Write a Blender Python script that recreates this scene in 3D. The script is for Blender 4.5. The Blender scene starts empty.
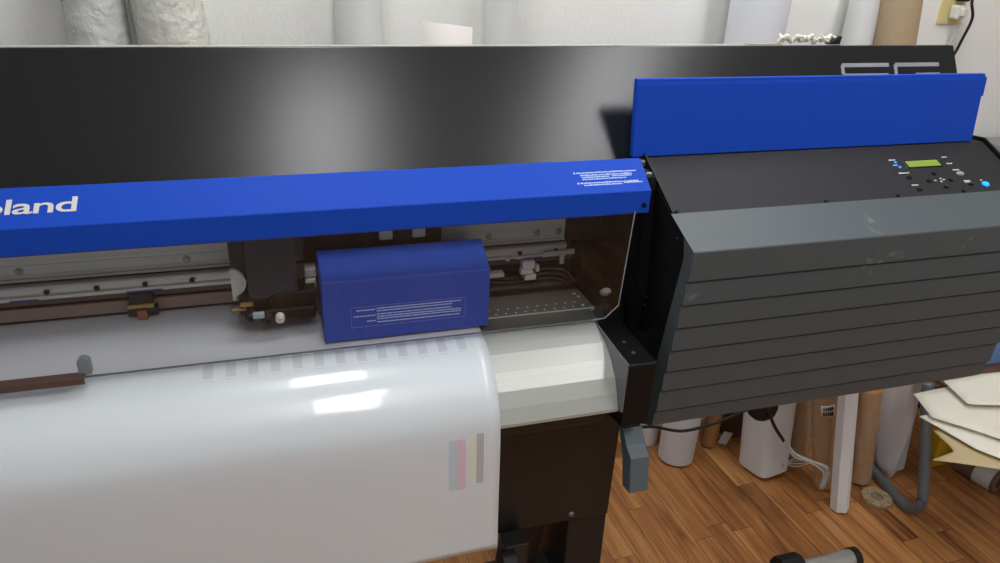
import bpy, bmesh, math, random
from mathutils import Vector, Matrix
random.seed(7)
S = bpy.context.scene
COL = S.collection
PI = math.pi

# ---------------------------------------------------------------- camera, world, exposure
cam = bpy.data.cameras.new('camera'); co = bpy.data.objects.new('camera', cam); COL.objects.link(co)
cam.sensor_width = 36.0; cam.lens = 0.740 * 36.0; cam.clip_start = 0.02
co.matrix_world = Matrix(((0.95798737, 0.08898229, -0.27265794, 0.0),
                          (-0.28464849, 0.41147666, -0.86583035, 0.0),
                          (0.03514882, 0.90706621, 0.41951812, 1.63),
                          (0, 0, 0, 1)))
S.camera = co
W = bpy.data.worlds.new('world'); S.world = W; W.use_nodes = True
W.node_tree.nodes['Background'].inputs[0].default_value = (0.88, 0.95, 1.0, 1)
W.node_tree.nodes['Background'].inputs[1].default_value = 0.45
S.view_settings.view_transform = 'Standard'; S.view_settings.look = 'None'
S.view_settings.exposure = 0.0; S.view_settings.gamma = 1.0
S.view_settings.use_curve_mapping = False
LAMP = 17.0

# ---------------------------------------------------------------- helpers
def lin(c):
    return tuple(((v / 255) / 12.92 if v / 255 <= 0.04045 else ((v / 255 + 0.055) / 1.055) ** 2.4) for v in c) + (1.0,)

def mat(name, rgb, rough=0.5, metal=0.0, coat=0.0, noise=0.0, nscale=20.0, nvec=(1, 1, 1), bump=0.0, bscale=60.0, bvec=(1, 1, 1),
        emit=0.0, spec=0.5, trans=0.0, coat_rough=0.05):
    m = bpy.data.materials.new(name); m.use_nodes = True
    nt = m.node_tree; b = nt.nodes['Principled BSDF']
    c = lin(rgb)
    b.inputs['Base Color'].default_value = c
    b.inputs['Roughness'].default_value = rough
    b.inputs['Metallic'].default_value = metal
    b.inputs['Coat Weight'].default_value = coat
    b.inputs['Coat Roughness'].default_value = coat_rough
    b.inputs['Specular IOR Level'].default_value = spec
    b.inputs['Transmission Weight'].default_value = trans
    tc = nt.nodes.new('ShaderNodeTexCoord')
    def nz(scale, vec, detail=4):
        mp = nt.nodes.new('ShaderNodeMapping'); mp.inputs['Scale'].default_value = vec
        nt.links.new(tc.outputs['Object'], mp.inputs[0])
        n = nt.nodes.new('ShaderNodeTexNoise'); n.inputs['Scale'].default_value = scale; n.inputs['Detail'].default_value = detail
        nt.links.new(mp.outputs[0], n.inputs['Vector']); return n
    if noise:
        n = nz(nscale, nvec)
        r = nt.nodes.new('ShaderNodeMapRange'); r.inputs[1].default_value = 0.3; r.inputs[2].default_value = 0.7
        r.inputs[3].default_value = 1 - noise; r.inputs[4].default_value = 1 + noise
        nt.links.new(n.outputs[0], r.inputs[0])
        mx = nt.nodes.new('ShaderNodeVectorMath'); mx.operation = 'SCALE'; mx.inputs[0].default_value = c[:3]
        nt.links.new(r.outputs[0], mx.inputs['Scale']); nt.links.new(mx.outputs[0], b.inputs['Base Color'])
    if bump:
        n = nz(bscale, bvec)
        bp = nt.nodes.new('ShaderNodeBump'); bp.inputs['Strength'].default_value = bump; bp.inputs['Distance'].default_value = 0.01
        nt.links.new(n.outputs[0], bp.inputs['Height']); nt.links.new(bp.outputs[0], b.inputs['Normal'])
    if emit:
        b.inputs['Emission Color'].default_value = c; b.inputs['Emission Strength'].default_value = emit
    return m

def film(name, rgb, alpha, rough=0.1, bump=0.0, bscale=30, gloss=None):
    """clear plastic: transparent mixed with a glossy / diffuse layer"""
    m = bpy.data.materials.new(name); m.use_nodes = True; nt = m.node_tree
    b = nt.nodes['Principled BSDF']; b.inputs['Base Color'].default_value = lin(rgb); b.inputs['Roughness'].default_value = rough
    out = nt.nodes['Material Output']
    t = nt.nodes.new('ShaderNodeBsdfTransparent'); mx = nt.nodes.new('ShaderNodeMixShader'); mx.inputs[0].default_value = alpha
    if gloss is not None:
        g = nt.nodes.new('ShaderNodeBsdfGlossy'); g.inputs['Roughness'].default_value = rough; g.inputs['Color'].default_value = (gloss, gloss, gloss, 1)
        lw = nt.nodes.new('ShaderNodeLayerWeight'); lw.inputs[0].default_value = 0.5
        pw = nt.nodes.new('ShaderNodeMath'); pw.operation = 'POWER'; pw.inputs[1].default_value = 3.0; nt.links.new(lw.outputs['Facing'], pw.inputs[0])
        ma = nt.nodes.new('ShaderNodeMath'); ma.operation = 'MULTIPLY_ADD'; ma.inputs[1].default_value = 0.35; ma.inputs[2].default_value = 0.028
        nt.links.new(pw.outputs[0], ma.inputs[0]); nt.links.new(ma.outputs[0], mx.inputs[0]); src = g
        t.inputs[0].default_value = lin(rgb)
    else:
        src = b
        if bump:
            tc = nt.nodes.new('ShaderNodeTexCoord')
            n = nt.nodes.new('ShaderNodeTexNoise'); n.inputs['Scale'].default_value = bscale; n.inputs['Detail'].default_value = 5
            nt.links.new(tc.outputs['Object'], n.inputs['Vector'])
            bp = nt.nodes.new('ShaderNodeBump'); bp.inputs['Strength'].default_value = bump; bp.inputs['Distance'].default_value = 0.02
            nt.links.new(n.outputs[0], bp.inputs['Height']); nt.links.new(bp.outputs[0], b.inputs['Normal'])
    nt.links.new(t.outputs[0], mx.inputs[1]); nt.links.new(src.outputs[0], mx.inputs[2]); nt.links.new(mx.outputs[0], out.inputs[0])
    return m

class MB:
    """collects shapes into ONE mesh"""
    def __init__(s): s.bm = bmesh.new()
    def faces(s, vs, fs, mi=0):
        v = [s.bm.verts.new(p) for p in vs]; out = []
        for f in fs:
            try:
                q = s.bm.faces.new([v[i] for i in f]); q.material_index = mi; out.append(q)
            except ValueError: pass
        return v, out
    def box(s, x0, x1, y0, y1, z0, z1, bev=0.0, M=None, mi=0):
        vs = [(x, y, z) for x in (x0, x1) for y in (y0, y1) for z in (z0, z1)]
        v, f = s.faces(vs, [(0, 1, 3, 2), (4, 6, 7, 5), (0, 4, 5, 1), (2, 3, 7, 6), (0, 2, 6, 4), (1, 5, 7, 3)], mi)
        if bev:
            es = {e for q in f for e in q.edges}
            r = bmesh.ops.bevel(s.bm, geom=list(es), offset=bev, segments=2, affect='EDGES', profile=0.5)
            v = list({w for q in r['faces'] for w in q.verts} | {w for w in v if w.is_valid})
        if M is not None:
            for w in {w for w in v if w.is_valid}: w.co = M @ w.co
        return s
    def prism(s, pts, x0, x1, axis='X', bev=0.0, mi=0):
        """closed polygon pts extruded between x0 and x1. axis X: pts=(y,z); Y: (x,z); Z: (x,y)"""
        def P(a, b, t): return {'X': (t, a, b), 'Y': (a, t, b), 'Z': (a, b, t)}[axis]
        n = len(pts)
        vs = [P(a, b, x0) for a, b in pts] + [P(a, b, x1) for a, b in pts]
        fs = [tuple(range(n)), tuple(range(2 * n - 1, n - 1, -1))] + [(i, (i + 1) % n, (i + 1) % n + n, i + n) for i in range(n)]
        v, f = s.faces(vs, fs, mi)
        if bev:
            bmesh.ops.bevel(s.bm, geom=list({e for q in f for e in q.edges}), offset=bev, segments=2, affect='EDGES', profile=0.5)
        return s
    def strip(s, rows, mi=0):
        """quad grid from equal length rows of points"""
        V = [[s.bm.verts.new(p) for p in r] for r in rows]
        for i in range(len(V) - 1):
            for j in range(len(V[0]) - 1):
                q = s.bm.faces.new((V[i][j], V[i + 1][j], V[i + 1][j + 1], V[i][j + 1])); q.material_index = mi
        return s
    def lathe(s, prof, n=32, M=None, mi=0, sq=None):
        """prof = (r, z) closed loop profile or open; spun about Z. sq = superellipse exponent"""
        rows = []
        for i in range(n):
            a = 2 * PI * i / n
            k = 1.0
            if sq: k = 1 / ((abs(math.cos(a)) ** sq + abs(math.sin(a)) ** sq) ** (1 / sq))
            rows.append([Vector((r * k * math.cos(a), r * k * math.sin(a), z)) for r, z in prof])
        V = [[s.bm.verts.new(M @ p if M is not None else p) for p in r] for r in rows]
        for i in range(n):
            A, B = V[i], V[(i + 1) % n]
            for j in range(len(prof) - 1):
                q = s.bm.faces.new((A[j], B[j], B[j + 1], A[j + 1])); q.material_index = mi
        if prof[0] != prof[-1]:
            if prof[0][0] > 1e-6: s.bm.faces.new([V[i][0] for i in range(n)][::-1]).material_index = mi
            if prof[-1][0] > 1e-6: s.bm.faces.new([V[i][-1] for i in range(n)]).material_index = mi
        else:
            bmesh.ops.remove_doubles(s.bm, verts=[w for r in V for w in r], dist=1e-7)
        return s
    def cyl(s, p0, p1, r, n=20, r1=None, mi=0):
        p0 = Vector(p0); p1 = Vector(p1); d = p1 - p0
        M = Matrix.Translation(p0) @ d.to_track_quat('Z', 'Y').to_matrix().to_4x4()
        return s.lathe([(r, 0), (r if r1 is None else r1, d.length)], n, M, mi)
    def tube(s, path, r, n=12, mi=0):
        pts = [Vector(p) for p in path]; rings = []
        up = Vector((0.13, 0.21, 0.97))
        for i, p in enumerate(pts):
            t = (pts[min(i + 1, len(pts) - 1)] - pts[max(i - 1, 0)]).normalized()
            a = t.cross(up); a = a.normalized() if a.length > 1e-4 else Vector((1, 0, 0)); b = t.cross(a)
            rings.append([s.bm.verts.new(p + (a * math.cos(2 * PI * k / n) + b * math.sin(2 * PI * k / n)) * r) for k in range(n)])
        for i in range(len(rings) - 1):
            for k in range(n):
                q = s.bm.faces.new((rings[i][k], rings[i][(k + 1) % n], rings[i + 1][(k + 1) % n], rings[i + 1][k])); q.material_index = mi
        s.bm.faces.new(rings[0][::-1]); s.bm.faces.new(rings[-1])
        return s
    def build(s, name, m, parent=None, smooth=False, loc=None, ang=None, label=None, M=None):
        bmesh.ops.recalc_face_normals(s.bm, faces=s.bm.faces)
        me = bpy.data.meshes.new(name); s.bm.to_mesh(me); s.bm.free()
        for mm in (m if isinstance(m, (list, tuple)) else [m]): me.materials.append(mm)
        if smooth:
            if ang is not None:
                me.shade_smooth() if hasattr(me, 'shade_smooth') else None
                me.set_sharp_from_angle(angle=math.radians(ang))
            else:
                for p in me.polygons: p.use_smooth = True
        o = bpy.data.objects.new(name, me); COL.objects.link(o)
        if M is not None: o.matrix_local = M
        if loc is not None: o.location = loc
        if parent: o.parent = parent
        if label: o['label'] = label
        return o

def tag(o, label=None, cat=None, group=None, kind=None):
    if label: o['label'] = label
    if cat: o['category'] = cat
    if group: o['group'] = group
    if kind: o['kind'] = kind
    return o
def empty(name, label, cat, loc=(0, 0, 0), group=None):
    o = bpy.data.objects.new(name, None); COL.objects.link(o); o.location = loc; o.empty_display_size = 0.1
    return tag(o, label, cat, group)
def smoothpath(pts, k=6):
    P = [Vector(p) for p in pts]; out = []
    for i in range(len(P) - 1):
        p0 = P[max(i - 1, 0)]; p1 = P[i]; p2 = P[i + 1]; p3 = P[min(i + 2, len(P) - 1)]
        for j in range(k):
            t = j / k
            out.append(0.5 * ((2 * p1) + (p2 - p0) * t + (2 * p0 - 5 * p1 + 4 * p2 - p3) * t * t + (3 * p1 - p0 - 3 * p2 + p3) * t ** 3))
    out.append(P[-1]); return out
def plane_frame(a, b, x):
    """frame lying on the plane through the X-line at a=(y,z) and b=(y,z): local x = X, local y = a->b, local z = outward normal"""
    d = Vector((0, b[0] - a[0], b[1] - a[1])).normalized(); X = Vector((1, 0, 0)); n = X.cross(d)
    M = Matrix((X, d, n)).transposed().to_4x4(); M.translation = Vector((x, a[0], a[1])); return M
def text_mesh(name, body, size, m, parent, M, sx=1.0, shear=0.0, bold=0.0, extr=0.0006, space=1.0, fit=None):
    cu = bpy.data.curves.new(name, 'FONT'); cu.body = body; cu.size = size; cu.shear = shear; cu.offset = bold; cu.extrude = extr
    cu.space_character = space
    t = bpy.data.objects.new(name, cu); COL.objects.link(t)
    dg = bpy.context.evaluated_depsgraph_get()
    me = bpy.data.meshes.new_from_object(t.evaluated_get(dg)); bpy.data.objects.remove(t)
    for v in me.vertices: v.co.x *= sx
    if fit:
        xs = [v.co.x for v in me.vertices]; a, b = min(xs), max(xs)
        for v in me.vertices: v.co.x = (v.co.x - a) / (b - a) * fit
    me.materials.clear(); me.materials.append(m)
    o = bpy.data.objects.new(name, me); COL.objects.link(o); o.matrix_local = M; o.parent = parent
    return o

# ---------------------------------------------------------------- materials
M_ = {}
M_['wall'] = mat('wall_paint', (240, 240, 236), 0.85, noise=0.02, nscale=3, bump=0.15, bscale=90)
M_['ceiling'] = mat('ceiling_paint', (225, 225, 222), 0.9)
M_['blue'] = mat('blue_paint', (22, 70, 180), 0.58, noise=0.02, nscale=300, bump=0.03, bscale=500, spec=0.14)
M_['blue_cover'] = mat('blue_carriage_paint', (26, 72, 172), 0.45, bump=0.03, bscale=400)
M_['lid'] = mat('black_satin_lid', (25, 28, 31), 0.25, noise=0.06, nscale=60, nvec=(0.5, 10, 10), bump=0.03, bscale=120, bvec=(1, 10, 10), spec=0.5)
M_['black'] = mat('black_painted_steel', (30, 29, 29), 0.45, noise=0.05, nscale=50)
M_['black_deep'] = mat('deep_black_steel', (13, 13, 14), 0.5, spec=0.25)
M_['black_gloss'] = mat('black_gloss', (14, 14, 15), 0.22)
M_['panel'] = mat('black_panel', (34, 34, 36), 0.6, noise=0.06, nscale=200, bump=0.03, bscale=400, spec=0.3)
M_['edge'] = mat('pale_rear_edge', (168, 170, 162), 0.5, noise=0.05, nscale=30)
M_['alu'] = mat('aluminium', (200, 200, 194), 0.4, 0.6, noise=0.06, nscale=10, nvec=(0.3, 30, 30))
M_['alu_dark'] = mat('dull_aluminium', (186, 190, 184), 0.5, 0.3, noise=0.08, nscale=8, nvec=(0.5, 20, 20))
M_['apron'] = mat('satin_aluminium_apron', (184, 187, 181), 0.42, 0.42, noise=0.05, nscale=14, nvec=(0.15, 30, 30), bump=0.06, bscale=40, bvec=(0.1, 20, 20))
M_['steel'] = mat('screw_steel', (150, 148, 142), 0.3, 0.9)
M_['hole'] = mat('dark_hole', (12, 12, 12), 0.8)
M_['interior'] = mat('brown_black_interior', (24, 20, 19), 0.6, noise=0.15, nscale=12)
M_['belt'] = mat('belt_rubber', (92, 80, 72), 0.6, noise=0.1, nscale=20)
M_['white_plastic'] = mat('white_plastic', (214, 212, 204), 0.4)
M_['ivory'] = mat('ivory_print', (205, 205, 198), 0.6)
M_['pale_print'] = mat('pale_blue_print', (178, 200, 235), 0.6)
M_['frame_print'] = mat('thin_frame_print', (108, 130, 200), 0.6)
M_['grey_logo'] = mat('silver_grey_logo', (150, 152, 160), 0.4, 0.2)
M_['lcd'] = mat('lcd_green', (128, 150, 60), 0.25, emit=0.12)
M_['led_blue'] = mat('blue_indicator_glow', (40, 120, 255), 0.3, emit=1.5)
M_['power'] = mat('power_button_glow', (20, 140, 255), 0.3, emit=1.6)
M_['btn_grey'] = mat('grey_button', (150, 150, 150), 0.4)
M_['paper'] = mat('roll_paper', (228, 228, 228), 0.6, noise=0.02, nscale=5, bump=0.05, bscale=20)
M_['paper_grey'] = mat('greyish_roll_paper', (214, 215, 214), 0.55, noise=0.03, nscale=6)
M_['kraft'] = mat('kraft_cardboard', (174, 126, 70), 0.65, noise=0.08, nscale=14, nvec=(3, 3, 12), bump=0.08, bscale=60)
M_['kraft_pale'] = mat('pale_kraft_cardboard', (176, 154, 124), 0.7, noise=0.05, nscale=60, nvec=(1, 1, 6))
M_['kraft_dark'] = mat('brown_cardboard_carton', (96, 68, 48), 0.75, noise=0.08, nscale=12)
M_['wrap'] = film('clear_plastic_wrap', (235, 226, 208), 0.22, 0.05, bump=1.0, bscale=34)
M_['wrap_roll'] = film('milky_plastic_wrap', (236, 238, 234), 0.42, 0.07, bump=1.0, bscale=30)
M_['window'] = film('clear_acrylic', (250, 249, 249), 0.1, 0.02, gloss=0.9)
M_['grey_pipe'] = mat('grey_metal_pipe', (112, 116, 120), 0.4, 0.3, noise=0.05)
M_['cream'] = mat('cream_card', (234, 230, 214), 0.6, noise=0.02, nscale=8)
M_['tan'] = mat('tan_card', (196, 176, 136), 0.65, noise=0.03, nscale=8)
M_['yellow'] = mat('yellow_box', (212, 168, 24), 0.5)
M_['plate'] = mat('yellowed_plastic', (214, 200, 140), 0.45)
M_['cable'] = mat('black_cable_rubber', (24, 24, 26), 0.45)
M_['white_cable'] = mat('white_cable', (205, 205, 200), 0.5)
M_['tape'] = mat('tape_roll_side', (168, 150, 116), 0.25, noise=0.35, nscale=90, coat=0.6)
M_['bluebox'] = mat('pale_blue_box', (110, 150, 205), 0.5)
M_['greycab'] = mat('grey_laminate', (138, 140, 142), 0.5)
M_['rubber'] = mat('black_rubber', (16, 16, 16), 0.6)
M_['grey_satin'] = mat('silver_tube', (190, 192, 188), 0.35, 0.6)
M_['lever'] = mat('blue_grey_plastic', (86, 98, 104), 0.42, noise=0.03, nscale=80)
M_['brown_handle'] = mat('dark_brown_handle', (88, 68, 62), 0.3)
M_['bracket'] = mat('grey_bracket', (120, 126, 126), 0.5, noise=0.1, nscale=300)
M_['dkgrey'] = mat('dark_grey_plastic', (40, 46, 52), 0.55, noise=0.03, nscale=100)

def grey_cover_mat():
    """charcoal ribbed cover, with a few pale scuffs that belong to the surface"""
    m = mat('charcoal_cover', (71, 79, 82), 0.5, bump=0.03, bscale=500); nt = m.node_tree; b = nt.nodes['Principled BSDF']
    tc = nt.nodes.new('ShaderNodeTexCoord')
    def blob(c, r, rot, sc):
        mp = nt.nodes.new('ShaderNodeMapping'); mp.vector_type = 'TEXTURE'
        mp.inputs['Location'].default_value = c; mp.inputs['Rotation'].default_value = (0, rot, 0); mp.inputs['Scale'].default_value = sc
        nt.links.new(tc.outputs['Object'], mp.inputs[0])
        ln = nt.nodes.new('ShaderNodeVectorMath'); ln.operation = 'LENGTH'; nt.links.new(mp.outputs[0], ln.inputs[0])
        mr = nt.nodes.new('ShaderNodeMapRange'); mr.inputs[1].default_value = 0.6; mr.inputs[2].default_value = 1.0
        mr.inputs[3].default_value = 1; mr.inputs[4].default_value = 0; nt.links.new(ln.outputs['Value'], mr.inputs[0]); return mr.outputs[0]
    n = nt.nodes.new('ShaderNodeTexNoise'); n.inputs['Scale'].default_value = 55; n.inputs['Detail'].default_value = 6
    nt.links.new(tc.outputs['Object'], n.inputs['Vector'])
    nr = nt.nodes.new('ShaderNodeMapRange'); nr.inputs[1].default_value = 0.48; nr.inputs[2].default_value = 0.62; nt.links.new(n.outputs[0], nr.inputs[0])
    tot = None
    for c, rot, sc in (((1.075, 1.07, 1.085), 0.7, (0.012, 0.2, 0.04)), ((1.105, 1.07, 1.08), 0.5, (0.009, 0.2, 0.03)),
                       ((1.145, 1.07, 1.098), 0.2, (0.035, 0.2, 0.008)), ((1.09, 1.10, 1.155), 0.4, (0.02, 0.2, 0.014)),
                       ((0.70, 1.06, 1.06), 0.0, (0.02, 0.2, 0.02)), ((1.31, 1.07, 1.11), 0.6, (0.006, 0.2, 0.022))):
        o = blob(c, 1, rot, sc)
        if tot is None: tot = o
        else:
            a = nt.nodes.new('ShaderNodeMath'); a.operation = 'MAXIMUM'; nt.links.new(tot, a.inputs[0]); nt.links.new(o, a.inputs[1]); tot = a.outputs[0]
    mu = nt.nodes.new('ShaderNodeMath'); mu.operation = 'MULTIPLY'; nt.links.new(tot, mu.inputs[0]); nt.links.new(nr.outputs[0], mu.inputs[1])
    m2 = nt.nodes.new('ShaderNodeMath'); m2.operation = 'MULTIPLY'; nt.links.new(mu.outputs[0], m2.inputs[0]); m2.inputs[1].default_value = 0.2
    mx = nt.nodes.new('ShaderNodeMix'); mx.data_type = 'RGBA'; mx.inputs[6].default_value = lin((71, 79, 82)); mx.inputs[7].default_value = lin((170, 170, 165))
    nt.links.new(m2.outputs[0], mx.inputs[0]); nt.links.new(mx.outputs[2], b.inputs['Base Color']); return m
M_['cover'] = grey_cover_mat()

def floor_mat():
    m = bpy.data.materials.new('wood_plank_floor'); m.use_nodes = True; nt = m.node_tree; b = nt.nodes['Principled BSDF']
    tc = nt.nodes.new('ShaderNodeTexCoord')
    mp = nt.nodes.new('ShaderNodeMapping'); mp.inputs['Rotation'].default_value = (0, 0, math.radians(90 - 2))
    nt.links.new(tc.outputs['Object'], mp.inputs[0])
    br = nt.nodes.new('ShaderNodeTexBrick'); br.inputs['Scale'].default_value = 1; br.inputs['Brick Width'].default_value = 0.47
    br.inputs['Row Height'].default_value = 0.068; br.inputs['Mortar Size'].default_value = 0.0008; br.offset = 0.37; br.offset_frequency = 3; br.squash = 1.3; br.squash_frequency = 2
    br.inputs['Color1'].default_value = (0, 0, 0, 1); br.inputs['Color2'].default_value = (1, 1, 1, 1); br.inputs['Mortar'].default_value = (0.2, 0.2, 0.2, 1)
    br.inputs['Mortar Smooth'].default_value = 0.1
    nt.links.new(mp.outputs[0], br.inputs['Vector'])
    # grain, shifted plank by plank
    ms = nt.nodes.new('ShaderNodeVectorMath'); ms.operation = 'MULTIPLY'; ms.inputs[1].default_value = (0.9, 13, 1)
    nt.links.new(mp.outputs[0], ms.inputs[0])
    ad = nt.nodes.new('ShaderNodeVectorMath'); ad.operation = 'ADD'; nt.links.new(ms.outputs[0], ad.inputs[0])
    sc = nt.nodes.new('ShaderNodeVectorMath'); sc.operation = 'SCALE'; sc.inputs['Scale'].default_value = 9.0
    nt.links.new(br.outputs['Color'], sc.inputs[0]); nt.links.new(sc.outputs[0], ad.inputs[1])
    n = nt.nodes.new('ShaderNodeTexNoise'); n.inputs['Scale'].default_value = 2.6; n.inputs['Detail'].default_value = 8; n.inputs['Roughness'].default_value = 0.62; n.inputs['Distortion'].default_value = 0.8
    nt.links.new(ad.outputs[0], n.inputs['Vector'])
    cr = nt.nodes.new('ShaderNodeValToRGB'); e = cr.color_ramp.elements
    e[0].position = 0.25; e[0].color = lin((112, 66, 36)); e[1].position = 0.72; e[1].color = lin((206, 152, 92))
    k = cr.color_ramp.elements.new(0.48); k.color = lin((172, 114, 62))
    # plank value
    mxv = nt.nodes.new('ShaderNodeMath'); mxv.operation = 'MULTIPLY_ADD'; mxv.inputs[1].default_value = 0.22; mxv.inputs[2].default_value = -0.13
    nt.links.new(br.outputs['Color'], mxv.inputs[0])
    av = nt.nodes.new('ShaderNodeMath'); av.operation = 'ADD'; nt.links.new(n.outputs[0], av.inputs[0]); nt.links.new(mxv.outputs[0], av.inputs[1])
    nt.links.new(av.outputs[0], cr.inputs[0])
    mx = nt.nodes.new('ShaderNodeMix'); mx.data_type = 'RGBA'; mx.inputs[7].default_value = lin((70, 40, 24))
    nt.links.new(br.outputs['Fac'], mx.inputs[0]); nt.links.new(cr.outputs[0], mx.inputs[6]); nt.links.new(mx.outputs[2], b.inputs['Base Color'])
    b.inputs['Roughness'].default_value = 0.42
    return m

def media_mat():
    """white glossy vinyl with the printed head-test dashes and the ink bars, laid out in metres on the sheet"""
    m = bpy.data.materials.new('white_gloss_vinyl'); m.use_nodes = True; nt = m.node_tree; b = nt.nodes['Principled BSDF']
    b.inputs['Roughness'].default_value = 0.3; b.inputs['Coat Weight'].default_value = 0.6; b.inputs['Coat Roughness'].default_value = 0.05
    tc = nt.nodes.new('ShaderNodeTexCoord'); sp = nt.nodes.new('ShaderNodeSeparateXYZ'); nt.links.new(tc.outputs['Object'], sp.inputs[0])
    def op(o, a, v, w=None):
        n = nt.nodes.new('ShaderNodeMath'); n.operation = o
        for i, q in enumerate((a, v, w)):
            if q is None: continue
            if isinstance(q, (int, float)): n.inputs[i].default_value = q
            else: nt.links.new(q, n.inputs[i])
        return n.outputs[0]
    def band(s, a, c): return op('MULTIPLY', op('GREATER_THAN', s, a), op('LESS_THAN', s, c))
    X, Y, Z = sp.outputs
    base = lin((212, 219, 223)); cur = None
    def lay(mask, col):
        nonlocal cur
        mx = nt.nodes.new('ShaderNodeMix'); mx.data_type = 'RGBA'; mx.inputs[7].default_value = lin(col)
        if cur is None: mx.inputs[6].default_value = base
        else: nt.links.new(cur, mx.inputs[6])
        nt.links.new(mask, mx.inputs[0]); cur = mx.outputs[2]
    # thirteen grey dashes
    u = op('FRACT', op('DIVIDE', op('ADD', X, 0.1535), 0.03665), 0)
    row = op('MULTIPLY', band(X, -0.1535, 0.305), op('LESS_THAN', u, 0.44))
    lay(op('MULTIPLY', op('MULTIPLY', row, band(Y, 1.144, 1.185)), 0.5), (176, 178, 180))
    lay(op('MULTIPLY', op('MULTIPLY', row, band(Y, 1.1375, 1.140)), 0.3), (176, 178, 180))
    fine = op('ADD', op('MULTIPLY', op('SINE', op('MULTIPLY', X, 1500), 0), 0.2), 0.62)
    front = op('LESS_THAN', Y, 1.07)
    for x0, x1, z0, z1, c, k in ((.2440, .2590, .714, .822, (168, 196, 208), 1), (.2590, .2750, .714, .822, (214, 168, 190), 1),
                                 (.2830, .2955, .722, .829, (222, 222, 196), 1), (.2955, .3090, .722, .829, (166, 166, 170), 1.2)):
        lay(op('MULTIPLY', op('MULTIPLY', op('MULTIPLY', band(X, x0, x1), band(Z, z0, z1)), front), op('MULTIPLY', fine, k)), c)
    nt.links.new(cur, b.inputs['Base Color'])
    n = nt.nodes.new('ShaderNodeTexNoise'); n.inputs['Scale'].default_value = 7; n.inputs['Detail'].default_value = 3
    mp = nt.nodes.new('ShaderNodeMapping'); mp.inputs['Scale'].default_value = (0.6, 1.5, 1.5); nt.links.new(tc.outputs['Object'], mp.inputs[0]); nt.links.new(mp.outputs[0], n.inputs['Vector'])
    bp = nt.nodes.new('ShaderNodeBump'); bp.inputs['Strength'].default_value = 0.25; bp.inputs['Distance'].default_value = 0.01
    nt.links.new(n.outputs[0], bp.inputs['Height']); nt.links.new(bp.outputs[0], b.inputs['Coat Normal'])
    return m

# ---------------------------------------------------------------- the room
YW = 2.0
def struct(mb, name, m): return tag(mb.build(name, m), kind='structure')
struct(MB().box(-2.6, 3.6, -3.6, YW + 0.1, -0.06, 0.0), 'floor', floor_mat())
struct(MB().box(-2.6, 3.6, YW, YW + 0.1, 0.0, 2.75), 'wall_back', M_['wall'])
struct(MB().box(3.6, 3.7, -3.6, YW + 0.1, 0.0, 2.75), 'wall_right', M_['wall'])
struct(MB().box(-2.6, 3.7, -3.6, YW + 0.1, 2.75, 2.83), 'ceiling', M_['ceiling'])

def ceiling_lamp(x, y, label, w=0.27, l=1.2, k=1.0):
    t = empty('ceiling_light', label, 'ceiling light', (x, y, 2.75), 'ceiling lights')
    f = MB(); f.box(-w / 2 - .03, w / 2 + .03, -l / 2 - .03, l / 2 + .03, -0.05, 0.0, 0.004); f.build('frame', M_['white_plastic'], t)
    e = mat('lamp_diffuser', (252, 253, 255), 0.5, emit=LAMP * k)
    MB().box(-w / 2, w / 2, -l / 2, l / 2, -0.056, -0.0505).build('diffuser', e, t)
    return t
ceiling_lamp(0.2, -0.35, 'long white ceiling panel lamp in front of the printer, left one')
ceiling_lamp(1.48, -0.05, 'long white ceiling panel lamp in front of the printer, right one')
ceiling_lamp(0.12, 1.45, 'ceiling panel lamp over the printer, nearest the left of the wall', l=0.7, k=1.25)
ceiling_lamp(1.48, 1.45, 'ceiling panel lamp over the cabinet end, nearest the outlet', l=0.7, k=1.25)

# ---------------------------------------------------------------- the printer
PR = empty('large_format_printer', 'wide black and blue inkjet printer feeding out a white glossy sheet', 'printer', (0.2, 1.25, 0))
PR_INV = Matrix.Translation((-0.2, -1.25, 0))
def part(mb, name, m, parent=None, **k):
    """geometry given in room coordinates, stored relative to the printer's base"""
    o = mb.build(name, m, None, **k)
    if parent is None:
        o.matrix_basis = PR_INV @ o.matrix_basis; o.parent = PR
    else: o.parent = parent
    return o
XL, XR = -1.08, 1.549
CL = 0.69                                   # cabinet's left side

# rear lid: a steep black board
lid = part(MB().prism([(1.435, 1.4405), (1.305, 1.2064), (1.325, 1.196), (1.453, 1.434), (1.448, 1.4405)], XL, 1.549, bev=0.001), 'rear_lid', M_['lid'])
LA, LB = (1.305, 1.2064), (1.435, 1.4405)     # front face line, going up
LLEN = math.hypot(LB[0] - LA[0], LB[1] - LA[1])
def on_lid(x, down): # point measured down from the top edge
    k = 1 - down / LLEN
    return plane_frame((LA[0] + (LB[0] - LA[0]) * k, LA[1] + (LB[1] - LA[1]) * k), LB, x)
lg = MB()
T = 0.009; Wd = 0.132; Hh = 0.048
def strokes(mb, x, rects):
    for x0, x1, y0, y1 in rects: mb.box(x + x0, x + x1, y0, y1, -0.0002, 0.0008)
Ml = on_lid(0, 0.0405)
strokes(lg, 1.222, [(0.004, .132, -T, 0), (0, T, -.024, -.004), (0.003, .128, -.024 - T, -.024), (.123, .132, -.052, -.028), (0, .128, -.052 - T, -.052)])
strokes(lg, 1.3675, [(0.004, .130, -T, 0), (0, T, -.057, -.004), (0.004, .126, -.052 - T, -.052), (.121, .130, -.057, -.024), (.06, .130, -.024 - T, -.024)])
part(lg, 'logo', M_['grey_logo'], M=Ml, label='silver letters SG')
part(MB().box(XL, 1.09, 1.450, 1.468, 1.10, 1.4405, 0.001), 'rear_frame', M_['edge'])

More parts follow.
